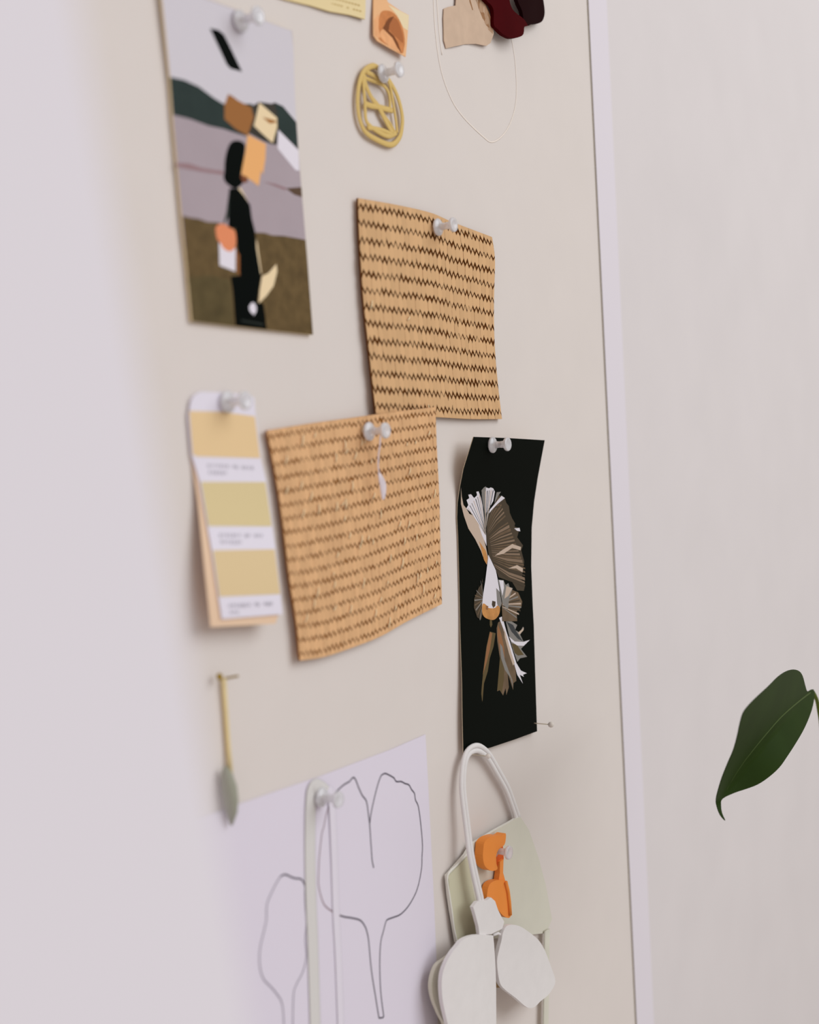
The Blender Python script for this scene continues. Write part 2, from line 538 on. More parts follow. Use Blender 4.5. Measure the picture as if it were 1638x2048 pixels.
# ------------------------------------------------------------------ paint swatch strip
zs = zc(340, 740, 3.793)
HS = lambda x, y: 1.6 + 9.0 * ss(900, 1240, y)
sw_white = mat('swatch_white', (222, 217, 229), 0.35)
sw1 = mat('swatch_apricot', (225, 196, 152), 0.5); sw2 = mat('swatch_straw_yellow', (212, 194, 150), 0.5); sw3 = mat('swatch_sand_yellow', (216, 193, 152), 0.5)
swt = mat('swatch_lettering', (188, 184, 194), 0.5)
mb = MB()
L0 = zs([(150, 290), (160, 230), (185, 190), (235, 165), (420, 172), (600, 190), (640, 210), (650, 340), (690, 670), (730, 850), (800, 1350), (855, 1852), (395, 1890), (318, 1370), (225, 840), (165, 640), (140, 340)])
sheet(mb, [L0], HS, sw_white, thick=0.6, step=9)
ink_n[0] = 0
ink(mb, zs([(147, 310), (400, 318), (644, 352), (684, 668), (205, 656), (173, 640)]), sw1, lambda x, y: HS(x, y) + 0.08, 9)
ink(mb, zs([(236, 848), (724, 850), (772, 1186), (292, 1184)]), sw2, lambda x, y: HS(x, y) + 0.08, 9)
ink(mb, zs([(326, 1368), (795, 1360), (836, 1700), (376, 1720)]), sw3, lambda x, y: HS(x, y) + 0.08, 9)
for (x0_, y0_, x1_, y1_, n1, n2) in ((285, 712, 640, 730, 15, 6), (375, 1240, 715, 1244, 14, 7), (450, 1775, 785, 1758, 14, 3)):
    for row in range(2):
        n = n2 if row else n1
        for k in range(n):
            u = k / n1
            bx = x0_ + (x1_ - x0_) * u + row * 10; by = y0_ + (y1_ - y0_) * u + row * 50
            ww = random.choice((10, 14, 17)); hh = random.choice((20, 24, 28))
            if k in (7, 10) and row == 0: continue
            ink(mb, zs([(bx, by), (bx + ww, by), (bx + ww + 2, by + hh), (bx + 2, by + hh)]), swt, lambda x, y: HS(x, y) + 0.08, 9)
sw = mb
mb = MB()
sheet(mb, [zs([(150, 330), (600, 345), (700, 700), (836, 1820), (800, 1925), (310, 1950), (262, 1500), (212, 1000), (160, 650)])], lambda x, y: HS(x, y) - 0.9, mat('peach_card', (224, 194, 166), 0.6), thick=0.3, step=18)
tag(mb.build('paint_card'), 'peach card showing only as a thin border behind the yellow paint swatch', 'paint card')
mb = sw
tag(mb.build('paint_swatch'), 'three-colour yellow paint swatch strip with white caption bars, left of the mats', 'paint swatch')

# ------------------------------------------------------------------ black print with the white fish
zf = zc(880, 840, 5.12); zg = zc(880, 1200, 6.023)
HF = lambda x, y: 1.0 + 10.0 * (1 - ss(872, 1020, y)) + 2.5 * ss(1200, 1480, y)
fb = mat('fish_black', (15, 19, 15), 0.5, k=0.8, spec=0.02)
fw = mat('fish_white', (214, 209, 216), 0.4); fl = mat('fish_beige', (188, 168, 152), 0.4); fbr = mat('fish_brown', (104, 86, 68), 0.4, noise=0.2, scale=120)
fbd = mat('fish_dark_brown', (72, 62, 50), 0.4); fo_ = mat('fish_orange', (186, 132, 78), 0.4, noise=0.2, scale=200); fgr = mat('fish_grey', (128, 124, 120), 0.4)
fbr2 = mat('fish_tan', (128, 108, 90), 0.4); fgo = mat('fish_olive', (92, 78, 52), 0.4); fru = mat('fish_rust', (140, 98, 66), 0.4); fch = mat('fish_charcoal', (62, 64, 66), 0.4)
mb = MB()
outl = zf([(343, 172), (290, 340), (240, 500), (205, 680), (180, 850), (175, 1000), (185, 1200), (195, 1600), (205, 2048)]) + zg([(245, 400), (265, 1000), (270, 1400), (280, 1840), (600, 1780), (900, 1680), (1170, 1582), (1165, 1440), (1145, 800), (1130, 300)]) + zf([(950, 1900), (935, 1500), (940, 1100), (965, 830), (1000, 600), (1040, 380), (1073, 207), (700, 185)])
sheet(mb, [outl], HF, fb, thick=0.35, edge=mat('fish_paper_edge', (206, 190, 166), 0.6), step=16)
ink_n[0] = 0
F_ = lambda pts, m: ink(mb, zf(pts), m, HF, 8)
G_ = lambda pts, m: ink(mb, zg(pts), m, HF, 8)
# lower fins first
G_([(600, 380), (560, 560), (530, 780), (505, 1020), (498, 1130), (508, 1230), (528, 1010), (575, 860), (600, 700), (645, 560), (670, 400)], fgo)
G_([(602, 385), (565, 560), (535, 780), (515, 900), (560, 760), (600, 600), (630, 400)], fru)
G_([(505, 1020), (498, 1120), (512, 1220), (530, 1000), (545, 930), (525, 900)], fgo)
G_([(700, 270), (682, 340), (690, 500), (722, 700), (705, 900), (688, 1100), (720, 1085), (760, 1150), (790, 1060), (800, 1145), (830, 1050), (815, 880), (880, 1085), (885, 1000), (920, 975), (910, 830), (860, 620), (810, 420), (750, 240)], fbr)
G_([(722, 700), (705, 900), (690, 1095), (720, 1080), (745, 1120), (770, 960), (775, 800), (745, 600)], fgo)
G_([(700, 300), (690, 420), (720, 600), (780, 700), (770, 560), (735, 400)], fru)
G_([(720, 520), (735, 700), (780, 840), (850, 940), (880, 1060), (870, 960), (830, 860), (780, 720), (750, 560)], fgr)
G_([(780, 190), (850, 250), (930, 300), (905, 360), (960, 395), (1000, 320), (1012, 350), (965, 415), (1005, 500), (1085, 478), (1010, 552), (975, 590), (1048, 684), (965, 702), (932, 745), (880, 600), (830, 420)], fgr)
G_([(800, 260), (880, 300), (920, 380), (960, 440), (1000, 500), (940, 470), (860, 380)], fch)
G_([(860, 520), (930, 540), (960, 590), (1010, 660), (940, 670), (900, 640)], fgo)
G_([(830, 440), (900, 500), (1005, 505), (1080, 482), (1010, 552), (930, 548), (860, 500)], fw)
G_([(940, 395), (990, 350), (1008, 328), (1005, 365), (960, 415)], fl)
G_([(712, 215), (745, 200), (770, 270), (800, 380), (840, 500), (880, 630), (920, 760), (975, 850), (1045, 882), (1000, 900), (1010, 925), (960, 900), (1000, 1010), (930, 900), (880, 720), (840, 590), (800, 470), (760, 340)], fw)
G_([(770, 330), (800, 430), (860, 640), (900, 760), (880, 790), (830, 640), (780, 450)], fl)
G_([(600, 230), (625, 235), (630, 300), (612, 332), (600, 300)], fgo)
# tail and dorsal fin
F_([(480, 1000), (540, 880), (600, 770), (660, 790), (680, 850), (705, 880), (715, 950), (740, 1010), (770, 1060), (762, 1090), (815, 1110), (790, 1200), (850, 1285), (832, 1335), (862, 1450), (845, 1555), (835, 1640), (872, 1690), (858, 1750), (790, 1745), (740, 1660), (600, 1610), (560, 1500), (500, 1390), (475, 1200)], fbd)
for i in range(26):                                       # rays of the dorsal fin
    u = i / 25
    bx, by = 485 + 70 * u, 1080 + 430 * u
    tx = 600 + 270 * min(1, u * 1.25) - 30 * max(0, u - .8); ty = 800 + 900 * u
    m_ = random.choice((fbr, fbr, fbr, fbr2, fbr2, fbd)); wd = random.uniform(5, 13)
    mx, my = (bx + tx) / 2, (by + ty) / 2 - 25 + 50 * u
    F_([(bx, by - 2), (mx, my - wd), (tx, ty - wd * 1.2), (tx + 4, ty + wd * 1.2), (mx, my + wd), (bx, by + 3)], m_)
F_([(560, 1390), (640, 1330), (740, 1270), (830, 1300), (825, 1335), (740, 1310), (650, 1370)], fl)
F_([(700, 1520), (790, 1485), (850, 1520), (845, 1560), (780, 1520)], fl)
F_([(760, 1110), (815, 1105), (822, 1140), (790, 1135)], fw)
F_([(215, 690), (222, 780), (240, 870), (270, 905), (300, 960), (380, 1000), (430, 1150), (470, 1300), (490, 1400), (480, 1480), (455, 1440), (420, 1340), (360, 1220), (290, 1110), (245, 980), (215, 860)], fl)
F_([(400, 1240), (470, 1340), (490, 1420), (478, 1480), (450, 1430)], fo_)
F_([(270, 905), (290, 870), (272, 820), (300, 800), (290, 765), (318, 760), (350, 800), (380, 770), (372, 735), (395, 730), (420, 800), (440, 900), (455, 1000), (470, 1150), (478, 1290), (430, 1180), (390, 1060), (330, 960)], fw)
F_([(425, 720), (450, 690), (470, 680), (470, 780), (465, 900), (460, 960), (440, 860)], fgr)
F_([(470, 690), (500, 700), (520, 690), (545, 700), (562, 735), (545, 830), (500, 910), (470, 960), (465, 850)], fw)
F_([(560, 830), (580, 740), (625, 735), (600, 770), (560, 850)], fgr)
F_([(470, 1010), (500, 930), (560, 860), (630, 775), (665, 800), (600, 850), (540, 910), (500, 960), (480, 1040)], fw)
for i in range(14):                                       # thin rays in the tail
    u = i / 13
    tx, ty = 285 + 260 * u, 900 - 180 * math.sin(min(1, u * 1.1) * 1.6)
    m_ = (fl, fch, fgr)[i % 3]
    F_([(tx - 3, ty), (tx + 4, ty), (470, 1120 + 60 * (1 - u)), (466, 1120 + 60 * (1 - u))], m_)
# pectoral fins, body, head
F_([(430, 1620), (440, 1660), (395, 1720), (350, 1830), (348, 1920), (380, 2020), (420, 2045), (445, 1950), (440, 1780)], fbd)
for i in range(9):
    u = i / 8
    tx, ty = 415 - 65 * math.sin(u * 3.0), 1640 + 400 * u
    F_([(440, 1800 + 60 * u), (tx, ty), (tx + 5, ty + 14), (444, 1808 + 60 * u)], (fgr, fbr)[i % 2])
F_([(640, 1760), (740, 1740), (800, 1765), (842, 1860), (832, 1920), (785, 1960), (790, 2060), (640, 2060), (632, 1900)], fbr)
for i in range(8):
    u = i / 7
    F_([(640, 1860 + 8 * i), (750 + 80 * math.sin(u * 2.4 + .3), 1765 + 250 * u), (752 + 80 * math.sin(u * 2.4 + .3), 1782 + 250 * u), (642, 1868 + 8 * i)], (fl, fgr, fbd)[i % 3])
F_([(595, 1635), (650, 1640), (672, 1690), (700, 1670), (712, 1710), (745, 1722), (720, 1790), (705, 1850), (700, 1920), (690, 1940), (640, 1880)], fgr)
F_([(605, 1640), (650, 1645), (655, 1720), (640, 1800)], fw); F_([(680, 1700), (740, 1725), (700, 1800), (660, 1830)], fl)
F_([(495, 1380), (525, 1440), (572, 1540), (592, 1640), (612, 1760), (632, 1880), (600, 1960), (540, 2040), (460, 2000), (430, 1920), (440, 1800), (465, 1640), (482, 1500)], fw)
F_([(575, 1720), (612, 1760), (632, 1880), (605, 1950), (585, 1880)], fgr)
F_(smooth_loop([(440, 1880), (480, 1900), (500, 1925), (560, 1925), (590, 1900), (615, 1930), (600, 2000), (545, 2048), (460, 2022), (430, 1960)]), fo_)
F_([(500, 1830), (540, 1850), (530, 1900), (500, 1920), (480, 1900)], fw)
F_([(535, 1850), (570, 1860), (566, 1905), (545, 1925), (530, 1890)], fbd); F_([(470, 1900), (495, 1905), (490, 1945), (470, 1940)], fru)
tag(mb.build('fish_print'), 'tall black paper print of a white fish with long fins, its top curling forward', 'art print')

# ------------------------------------------------------------------ tulip drawing
paper_m = mat('drawing_paper', (216, 209, 222), 0.6)
line_m = mat('pen_line', (84, 78, 90), 0.6); line2_m = mat('pen_line_faint', (150, 143, 156), 0.6); line3_m = mat('pen_line_reddish', (142, 120, 128), 0.6)
zd1 = zc(380, 1300, 3.15); zd2 = zc(440, 1660, 3.561)
HD = lambda x, y: 0.8
mb = MB()
sheet(mb, [[(350, 1657), (470, 1611), (560, 1580), (640, 1553), (700, 1530), (780, 1500), (851, 1469), (856, 1560), (862, 1680), (868, 1800), (873, 1920), (877, 2110), (350, 2110)]], HD, paper_m, thick=0.35, step=28)


def pen(pts, m, wid=0.42):
    P = smooth_loop(pts, 4, False)
    L = [at(x, y, HD(x, y) + 0.06) for x, y in P]
    vs = []
    for i, p in enumerate(L):
        t = (L[min(i + 1, len(L) - 1)] - L[max(i - 1, 0)]).normalized(); s = Vector((t.z, 0, -t.x)) * wid / 1000
        vs += [p + s, p - s]
    fs = [(2 * i, 2 * i + 2, 2 * i + 3, 2 * i + 1) for i in range(len(L) - 1)]
    a, b, c = vs[0], vs[2], vs[3]
    if (b - a).cross(c - a).y > 0:
        fs = [f[::-1] for f in fs]
    mb.add(vs, fs, m)


pen([(669, 1588), (676, 1580), (686, 1571), (692, 1567), (699, 1563), (703, 1558), (707.6, 1555), (712, 1561), (716.5, 1573), (724.4, 1590.5), (733, 1603), (737, 1630), (739.4, 1649), (741.5, 1681), (742.7, 1697), (744.2, 1719), (747.5, 1736)], line_m)
pen([(739.4, 1648), (742, 1628), (746.7, 1605), (754.6, 1573), (761, 1554), (765, 1549), (770.5, 1547), (776, 1549), (781.6, 1552), (788, 1556), (792.7, 1563), (802, 1563), (810, 1567), (818, 1570), (823, 1579), (829, 1587), (831, 1600), (837, 1614), (842, 1652), (845, 1690), (844, 1714), (843, 1738), (834.6, 1778), (819, 1809), (802, 1828), (786, 1835), (774, 1840), (770, 1850), (767, 1862), (761.5, 1885), (759.6, 1927), (761.5, 1983), (767.7, 2034)], line_m)
pen([(767.7, 2034), (764, 2035.5), (758, 2036)], line_m)
pen([(758, 2036), (751.7, 1997), (743, 1941), (737.7, 1885), (735, 1868), (730.6, 1854), (721, 1841), (704, 1836), (690, 1834), (680, 1831)], line_m)
pen([(680, 1831), (664.7, 1823), (649, 1810), (641, 1789), (637, 1767), (637.5, 1740), (638.5, 1716), (642, 1682), (644, 1666), (648, 1652), (655, 1620), (669, 1588)], line3_m, 0.36)
pen([(569, 2080), (565, 2011), (552, 1986), (540, 1972), (527, 1958), (520, 1935), (519, 1912), (521.4, 1890), (528, 1862), (532.7, 1840), (533, 1820), (535.5, 1803), (546.7, 1778), (554, 1764), (561, 1753)], line2_m)
pen([(561, 1753), (569, 1749), (576, 1751), (586, 1755.5), (594, 1757), (601.5, 1758), (607, 1764), (610, 1772)], line_m)
pen([(610, 1772), (610, 1795), (611, 1817), (613.5, 1842.5), (610.5, 1879), (612.7, 1913), (605.7, 1943.6), (591.6, 1972), (586.6, 1997), (585.5, 2080)], line2_m)
tag(mb.build('tulip_drawing'), 'white sheet with two tulips drawn in thin black outline, bottom left of the board', 'drawing')

# pale ribbon doubled over the pin in front of the drawing
rib_m = mat('ribbon_green', (208, 205, 203), 0.7); rib2_m = mat('ribbon_white', (218, 212, 223), 0.6)


def strip(mb, pts, h, m, w, thick=0.9):
    """A flat ribbon of width w mm along pixel points at heights h."""
    P = smooth_loop([(x, y, hh) for (x, y), hh in zip(pts, h)], 5, False)
    L = [at(x, y, hh) for x, y, hh in P]
    tube(mb, L, thick / 2000, m, 10, w=w / 2000)


rib = thing('ribbon', at(655, 1592, 1.0), 'pale green ribbon hung over the pin in front of the tulip drawing', 'ribbon')
mb = MB(); strip(mb, [(652, 1588), (640, 1578), (628, 1576), (622, 1600), (620, 1700), (622, 1800), (626, 1900), (632, 2110)], [2.2, 2.0, 1.6, 1.3, 1.1, 1.1, 1.1, 1.1], rib_m, 8.5, 0.35); mb.build('ribbon_tail', rib)
mb = MB(); strip(mb, [(652, 1590), (660, 1584), (664, 1610), (668, 1700), (672, 1824), (677, 1920), (684, 2110)], [2.2, 1.9, 1.4, 1.2, 1.1, 1.1, 1.1], rib2_m, 5.5, 0.3)
o = mb.build('ribbon_tail', rib); o['label'] = 'narrow whiter tail of the ribbon'

# ------------------------------------------------------------------ cord and bud hanging far left
cord_m = mat('tassel_cord', (222, 202, 152), 0.7); brass_m = mat('brass', (150, 122, 40), 0.35, metal=0.6); bud_m = mat('tassel_grey_green', (152, 152, 138), 0.7)
p0 = at(447, 1358, 1.0)
tas = thing('hanging_tassel', p0, 'cream cord with a grey-green bud-shaped tassel hanging from a brass pin at far left', 'tassel')
mb = MB(); tube(mb, [at(447, 1357, 2), at(451, 1420, 1.6), at(456, 1490, 1.6), at(462, 1560, 2.4)], 0.0011, cord_m); mb.build('cord', tas)
mb = MB()
P = [at(451, 1535, 4), at(454, 1550, 4), at(459, 1575, 4.5), at(462, 1600, 4.5), at(464, 1625, 4), at(463, 1650, 3)]
tube(mb, P, [0.0012, 0.0026, 0.0034, 0.0034, 0.0024, 0.0006], bud_m, 12); mb.build('bud', tas)
bp = thing('brass_pin', p0, 'short brass pin holding the cream cord at far left', 'pin')
mb = MB(); lathe(mb, at(449, 1360, 0) + Vector((0, 0.003, 0)), (0.1, -1, 0.2), [(0, 0.1), (2, 0.5), (10.5, 0.5)], brass_m, 8); mb.build('needle', bp)
mb = MB(); lathe(mb, at(436, 1354, 3.2), (0.1, -1, 0.2), [(0, 0.6), (0.3, 1.5), (1.0, 1.7), (1.7, 1.2), (2.0, 0.3)], brass_m, 14); mb.build('pin_head', bp)

# ------------------------------------------------------------------ top of the board
zt = zc(660, 0, 3.276); zu = zc(820, 0, 5.46)
yel_m = mat('yellow_paper', (222, 203, 158), 0.6); yel_l = mat('yellow_print', (176, 146, 82), 0.6)
mb = MB()
HY = lambda x, y: 1.0 + 0.03 * max(0, y)
sheet(mb, [[(555, -6), (573, 0), (620, 11), (660, 23), (700, 30), (730, 38.5), (731, 20), (732, -70), (540, -120)]], HY, yel_m, thick=0.9, edge=yel_l, step=18)
ink_n[0] = 0
for row in range(4):
    for k in range(12):
        if random.random() < 0.12: continue
        x = 650 + k * 6.2 - row * 3; y = 2 - row * 11 + (x - 650) * 0.27
        if x > 722: continue
        ink(mb, [(x, y), (x + 4.4, y + 1.3), (x + 4.4, y + 3.6), (x, y + 2.3)], yel_l, HY)
tag(mb.build('note_card'), 'pale yellow card with small printed lines, cut off by the top edge', 'note')

pe_m = mat('leafprint_peach', (228, 178, 132), 0.5); lo_m = mat('leafprint_orange', (198, 128, 78), 0.5, noise=0.15, scale=200); lb_m = mat('leafprint_brown', (122, 72, 42), 0.5)
lc_m = mat('leafprint_cream', (226, 208, 172), 0.5); ll_m = mat('leafprint_light', (226, 166, 118), 0.5, noise=0.1, scale=200)
mb = MB(); HL = lambda x, y: 1.2 + 0.02 * max(0, y)
sheet(mb, [zt([(285, -40), (285, 0), (284, 120), (286, 232), (310, 268), (400, 320), (496, 372), (505, 280), (514, 160), (517, 100), (460, 70), (380, 15), (360, -40)])], HL, pe_m, thick=0.5, step=14)
ink_n[0] = 0
T_ = lambda pts, m: ink(mb, zt(pts), m, HL, 10)
T_([(380, 30), (517, 102), (510, 200), (480, 180), (440, 100)], lc_m)
T_(smooth_loop([(320, 255), (315, 180), (325, 100), (350, 70), (400, 75), (440, 110), (475, 180), (490, 260), (485, 320), (470, 350), (400, 310)]), lo_m)
T_(smooth_loop([(360, 150), (400, 110), (440, 130), (470, 200), (480, 280), (440, 250), (400, 210)]), mat('leafprint_rust', (170, 104, 62), 0.5))
T_(smooth_loop([(330, 240), (335, 200), (360, 195), (410, 240), (440, 290), (460, 340), (390, 305)]), ll_m)
T_([(345, 185), (365, 150), (385, 120), (420, 105), (390, 160), (385, 200), (420, 235), (445, 280), (470, 352), (440, 310), (410, 250), (375, 215)], lb_m)
T_([(290, 130), (320, 90), (318, 180), (330, 250), (295, 235)], ll_m)
tag(mb.build('leaf_print'), 'small peach picture of a curled orange leaf at the top of the board', 'art print')

orn_m = mat('ornament_yellow', (214, 184, 116), 0.35, k=1.1)
zo = zc(700, 90, 9.307)
orn = thing('oval_ornament', at(760, 150, 1.5), 'yellow openwork oval ornament of crossing strands hung on a clear pin', 'ornament')
mb = MB()
ho = 2.2
ring = smooth_loop(zo([(450, 392), (340, 425), (245, 520), (180, 690), (150, 880), (142, 1100), (170, 1350), (240, 1550), (340, 1670), (520, 1775), (690, 1848), (800, 1850), (890, 1770), (950, 1640), (976, 1400), (945, 1170), (880, 950), (800, 780), (690, 610), (560, 460)]), 4)
tube(mb, [at(x, y, ho) for x, y in ring], 0.0006, orn_m, 8, w=0.0016, closed=True)
mb.build('rim', orn)
for pts, wd in (([(280, 560), (250, 700), (265, 900), (280, 1150), (300, 1400), (400, 1530), (560, 1640), (720, 1700), (860, 1640)], 0.0017),
                ([(690, 620), (745, 760), (790, 1000), (830, 1250), (860, 1450), (880, 1640)], 0.0014),
                ([(250, 560), (300, 760), (400, 980), (520, 1130), (600, 1290), (700, 1480), (800, 1650)], 0.0022),
                ([(250, 600), (400, 660), (560, 720), (660, 790), (720, 900), (745, 1050), (745, 1200)], 0.0014),
                ([(260, 1080), (380, 1130), (520, 1150), (660, 1190), (790, 1220)], 0.0020),
                ([(560, 1180), (650, 1330), (740, 1450), (800, 1560), (850, 1640)], 0.0012),
                ([(320, 1540), (480, 1560), (640, 1600), (800, 1680)], 0.0016),
                ([(300, 500), (420, 560), (540, 640), (680, 640)], 0.0018)):
    mb = MB(); tube(mb, [at(x, y, ho + 0.1) for x, y in smooth_loop(zo(pts), 4, False)], 0.0005, orn_m, 8, w=wd * 0.8); mb.build('strand', orn)

# gauze scrap, dark red petals, cord loop
gz_m = mat('gauze', (198, 173, 152), 0.85, noise=0.06, scale=120); gz2 = mat('gauze_fold', (150, 112, 82), 0.85)
HG = lambda x, y: 1.2 + 2.0 * ss(940, 985, x) + 0.4 * math.sin(x * 0.16)
mb = MB()
sheet(mb, [zu([(500, -300), (505, 0), (500, 60), (420, 75), (372, 95), (366, 200), (370, 330), (372, 440), (395, 528), (480, 508), (600, 482), (720, 478), (835, 500), (880, 470), (915, 370), (908, 280), (870, 165), (800, 20), (780, -300)])], HG, gz_m, thick=0.5, step=8)
ink_n[0] = 0
ink(mb, zu([(700, -60), (780, -60), (870, 165), (910, 290), (905, 370), (860, 330), (790, 200), (740, 60)]), mat('gauze_brown', (174, 142, 116), 0.85), HG, 8)
for pts in ([(735, -60), (760, 0), (800, 120), (870, 300), (850, 300), (790, 190), (750, 90)], [(640, -60), (660, 0), (690, 110), (680, 110), (650, 20)], [(790, -40), (830, 60), (880, 180), (905, 300), (880, 250), (840, 140)]):
    ink(mb, zu(pts), gz2, HG, 8)
tag(mb.build('gauze_scrap'), 'beige gauzy fabric scrap hanging beside the dark red flower', 'fabric')

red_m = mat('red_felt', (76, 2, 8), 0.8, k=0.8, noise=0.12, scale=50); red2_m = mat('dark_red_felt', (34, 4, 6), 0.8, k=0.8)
redl = smooth_loop(zu([(760, -120), (830, 0), (890, 60), (915, 130), (916, 270), (960, 318), (1010, 368), (1080, 408), (1130, 416), (1200, 402), (1240, 370), (1250, 292), (1285, 278), (1240, 205), (1140, 125), (1100, 55), (1084, -20), (1080, -120)]), 3)
mb = MB()
fl_ = thing('felt_flower', at(1000, -10, 5), 'dark red felt flower with rounded petals at the top edge', 'felt flower')
HR = lambda x, y: 7.0 + 2.0 * math.sin(x * 0.05)
sheet(mb, [redl], HR, red_m, thick=2.6, step=9); mb.build('petal', fl_)
mb = MB()
redr = smooth_loop(zu([(1175, -120), (1175, 0), (1225, 120), (1240, 205), (1285, 278), (1335, 260), (1400, 256), (1450, 222), (1472, 130), (1455, -10), (1440, -120)]), 3)
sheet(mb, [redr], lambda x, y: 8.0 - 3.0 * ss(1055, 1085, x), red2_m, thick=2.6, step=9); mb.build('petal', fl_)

cw_m = mat('white_cord', (222, 212, 204), 0.6, k=1.25)
mb = MB()
lp = smooth_loop([(866, -60), (869, 40), (880, 130), (900, 192), (925, 232), (965, 272), (985, 284), (1008, 268), (1025, 235), (1033, 190), (1030, 120), (1018, 50), (1000, -60)], 5, False)
tube(mb, [at(x, y, 0.1) for x, y in lp], 0.00012, cw_m, 6, w=0.00055)
lp = smooth_loop([(872, -60), (874, 0), (878, 60), (884, 110)], 4, False)
tube(mb, [at(x, y, 0.1) for x, y in lp], 0.00012, cw_m, 6, w=0.00055)
tag(mb.build('cord_loop'), 'thin white cord loop hanging below the beige gauze', 'cord')

# ------------------------------------------------------------------ pale green pouch, felt flower bag, orange charm
zb3 = zc(840, 1460, 5.46); zb4 = zc(840, 1740, 5.46)
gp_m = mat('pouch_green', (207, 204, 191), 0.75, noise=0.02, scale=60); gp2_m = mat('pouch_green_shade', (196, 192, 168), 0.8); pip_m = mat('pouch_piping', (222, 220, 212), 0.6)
felt_m = mat('white_felt', (220, 216, 216), 0.9, noise=0.02, scale=120, bump=0.15, sheen=0.2); felt2_m = mat('greenish_felt', (202, 198, 182), 0.9, noise=0.03, scale=120)
# the pouch
HPo = lambda x, y: 3.5 + 2.0 * ss(900, 960, x) - 3.0 * ss(1030, 1110, x)
po = thing('fabric_pouch', at(1000, 1760, 3), 'pale green fabric pouch hanging behind the white felt petals', 'pouch')
mb = MB()
body = [(1041, 1634)] + zb3([(1060, 960), (960, 1020), (830, 1090), (690, 1175), (570, 1242), (500, 1362), (300, 1590), (320, 1800), (345, 1966)]) + zb4([(405, 795)]) + [(925, 1960), (960, 2110), (1098, 2110), (1097, 2000), (1094, 1930), (1093, 1866), (1104, 1838), (1092, 1772), (1078, 1718), (1058, 1660)]
sheet(mb, [[(x, y) for x, y in body if y < 1900] + []], HPo, gp_m, thick=2.0, edge=pip_m, step=14); mb.build('body', po)
mb = MB()
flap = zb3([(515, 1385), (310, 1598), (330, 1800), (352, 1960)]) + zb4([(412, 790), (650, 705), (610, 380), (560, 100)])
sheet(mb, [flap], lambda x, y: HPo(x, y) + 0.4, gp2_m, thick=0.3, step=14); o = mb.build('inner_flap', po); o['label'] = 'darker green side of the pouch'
mb = MB()
tube(mb, [at(x, y, HPo(x, y)) for x, y in smooth_loop(zb3([(515, 1352), (400, 1475), (300, 1590), (320, 1800), (345, 1966)]) + zb4([(372, 640), (408, 800)]), 4, False)], 0.0006, pip_m, 6); mb.build('piping', po)
mb = MB()
tube(mb, [at(x, y, 4.2) for x, y in [(1094, 1860), (1093, 1900), (1092, 1990), (1091, 2048), (1091, 2110)]], 0.0010, gp_m, 8, w=0.0042); mb.build('strap_tail', po)

# the strap loop and the felt bag it carries
fb_ = thing('felt_bag', at(960, 1870, 12), 'white felt flower-shaped bag with a long pale looped strap over a small pin', 'bag')
mb = MB()
lpts = [(1036, 1638, 4), (1025, 1606, 4), (1014, 1577, 4), (997, 1546, 4.2), (979, 1515, 4.6), (966, 1501, 5), (953, 1496, 5.2), (940, 1501, 5.2), (932, 1513, 5.2), (927, 1535, 5.4), (925, 1570, 6), (928, 1606, 7), (935, 1661, 8.5), (941, 1707, 10.5), (950, 1753, 12), (960, 1796, 13), (964, 1820, 13)]
sp = smooth_loop(lpts, 4, False)
P = [at(x, y, h) for x, y, h in sp]
for dx in (-0.0015, 0.0015):
    Q = []
    for i, p in enumerate(P):
        t = (P[min(i + 1, len(P) - 1)] - P[max(i - 1, 0)]).normalized(); s = t.cross(Vector((0, -1, 0))).normalized()
        Q.append(p + s * dx)
    tube(mb, Q, 0.0012, felt_m if dx else felt2_m, 8, w=0.0016)
mb.build('strap', fb_)
mb = MB()
sheet(mb, [zb4([(580, 405), (625, 345), (730, 330), (775, 300), (820, 340), (850, 430), (885, 500), (920, 565), (900, 640), (780, 700), (650, 710), (640, 620), (600, 470)])], lambda x, y: 15.0, felt_m, thick=2.2, step=10); mb.build('tab', fb_)
mb = MB()
sheet(mb, [smooth_loop(zb4([(330, 930), (250, 985), (185, 1040), (140, 1150), (124, 1280), (150, 1420), (215, 1580), (280, 1720), (330, 2050), (600, 2050), (600, 1000), (420, 880)]), 3)], lambda x, y: 8.0 + 3 * ss(860, 900, x), felt2_m, thick=2.2, step=14); o = mb.build('petal', fb_); o['label'] = 'greenish rear petal'
mb = MB()
sheet(mb, [zb4(smooth_loop([(835, 2050), (833, 1682), (830, 1200), (815, 900), (802, 745), (780, 712), (600, 712), (470, 760), (405, 835), (335, 925), (265, 1070), (238, 1210), (245, 1400), (275, 1560), (320, 1760), (360, 2050)], 3))], lambda x, y: 14.0 + 3.0 * math.sin((x - 880) / 115 * 3.1), felt_m, thick=2.4, step=14); mb.build('petal', fb_)
mb = MB()
sheet(mb, [zb4(smooth_loop([(905, 690), (940, 620), (990, 598), (1080, 610), (1180, 670), (1290, 760), (1350, 850), (1385, 930), (1440, 1080), (1476, 1190), (1468, 1260), (1400, 1365), (1320, 1430), (1260, 1490), (1200, 1508), (1140, 1480), (1050, 1400), (905, 1285), (862, 1185), (842, 1000), (862, 880), (890, 770)], 3))], lambda x, y: 15.0 + 3.0 * math.sin((x - 995) / 115 * 3.1), felt_m, thick=2.4, step=14); mb.build('petal', fb_)
mb = MB()
tube(mb, [at(x, y, 14) for x, y in zb4([(800, 710), (850, 690), (895, 715), (890, 790), (850, 900), (835, 1000)])], 0.0009, felt_m, 6); mb.build('stitching', fb_)
mb = MB()
sheet(mb, [zb4([(828, 1150), (905, 1285), (838, 1285)])], lambda x, y: 9.0, mat('felt_lining', (178, 150, 112), 0.9), thick=1.0); mb.build('lining', fb_)

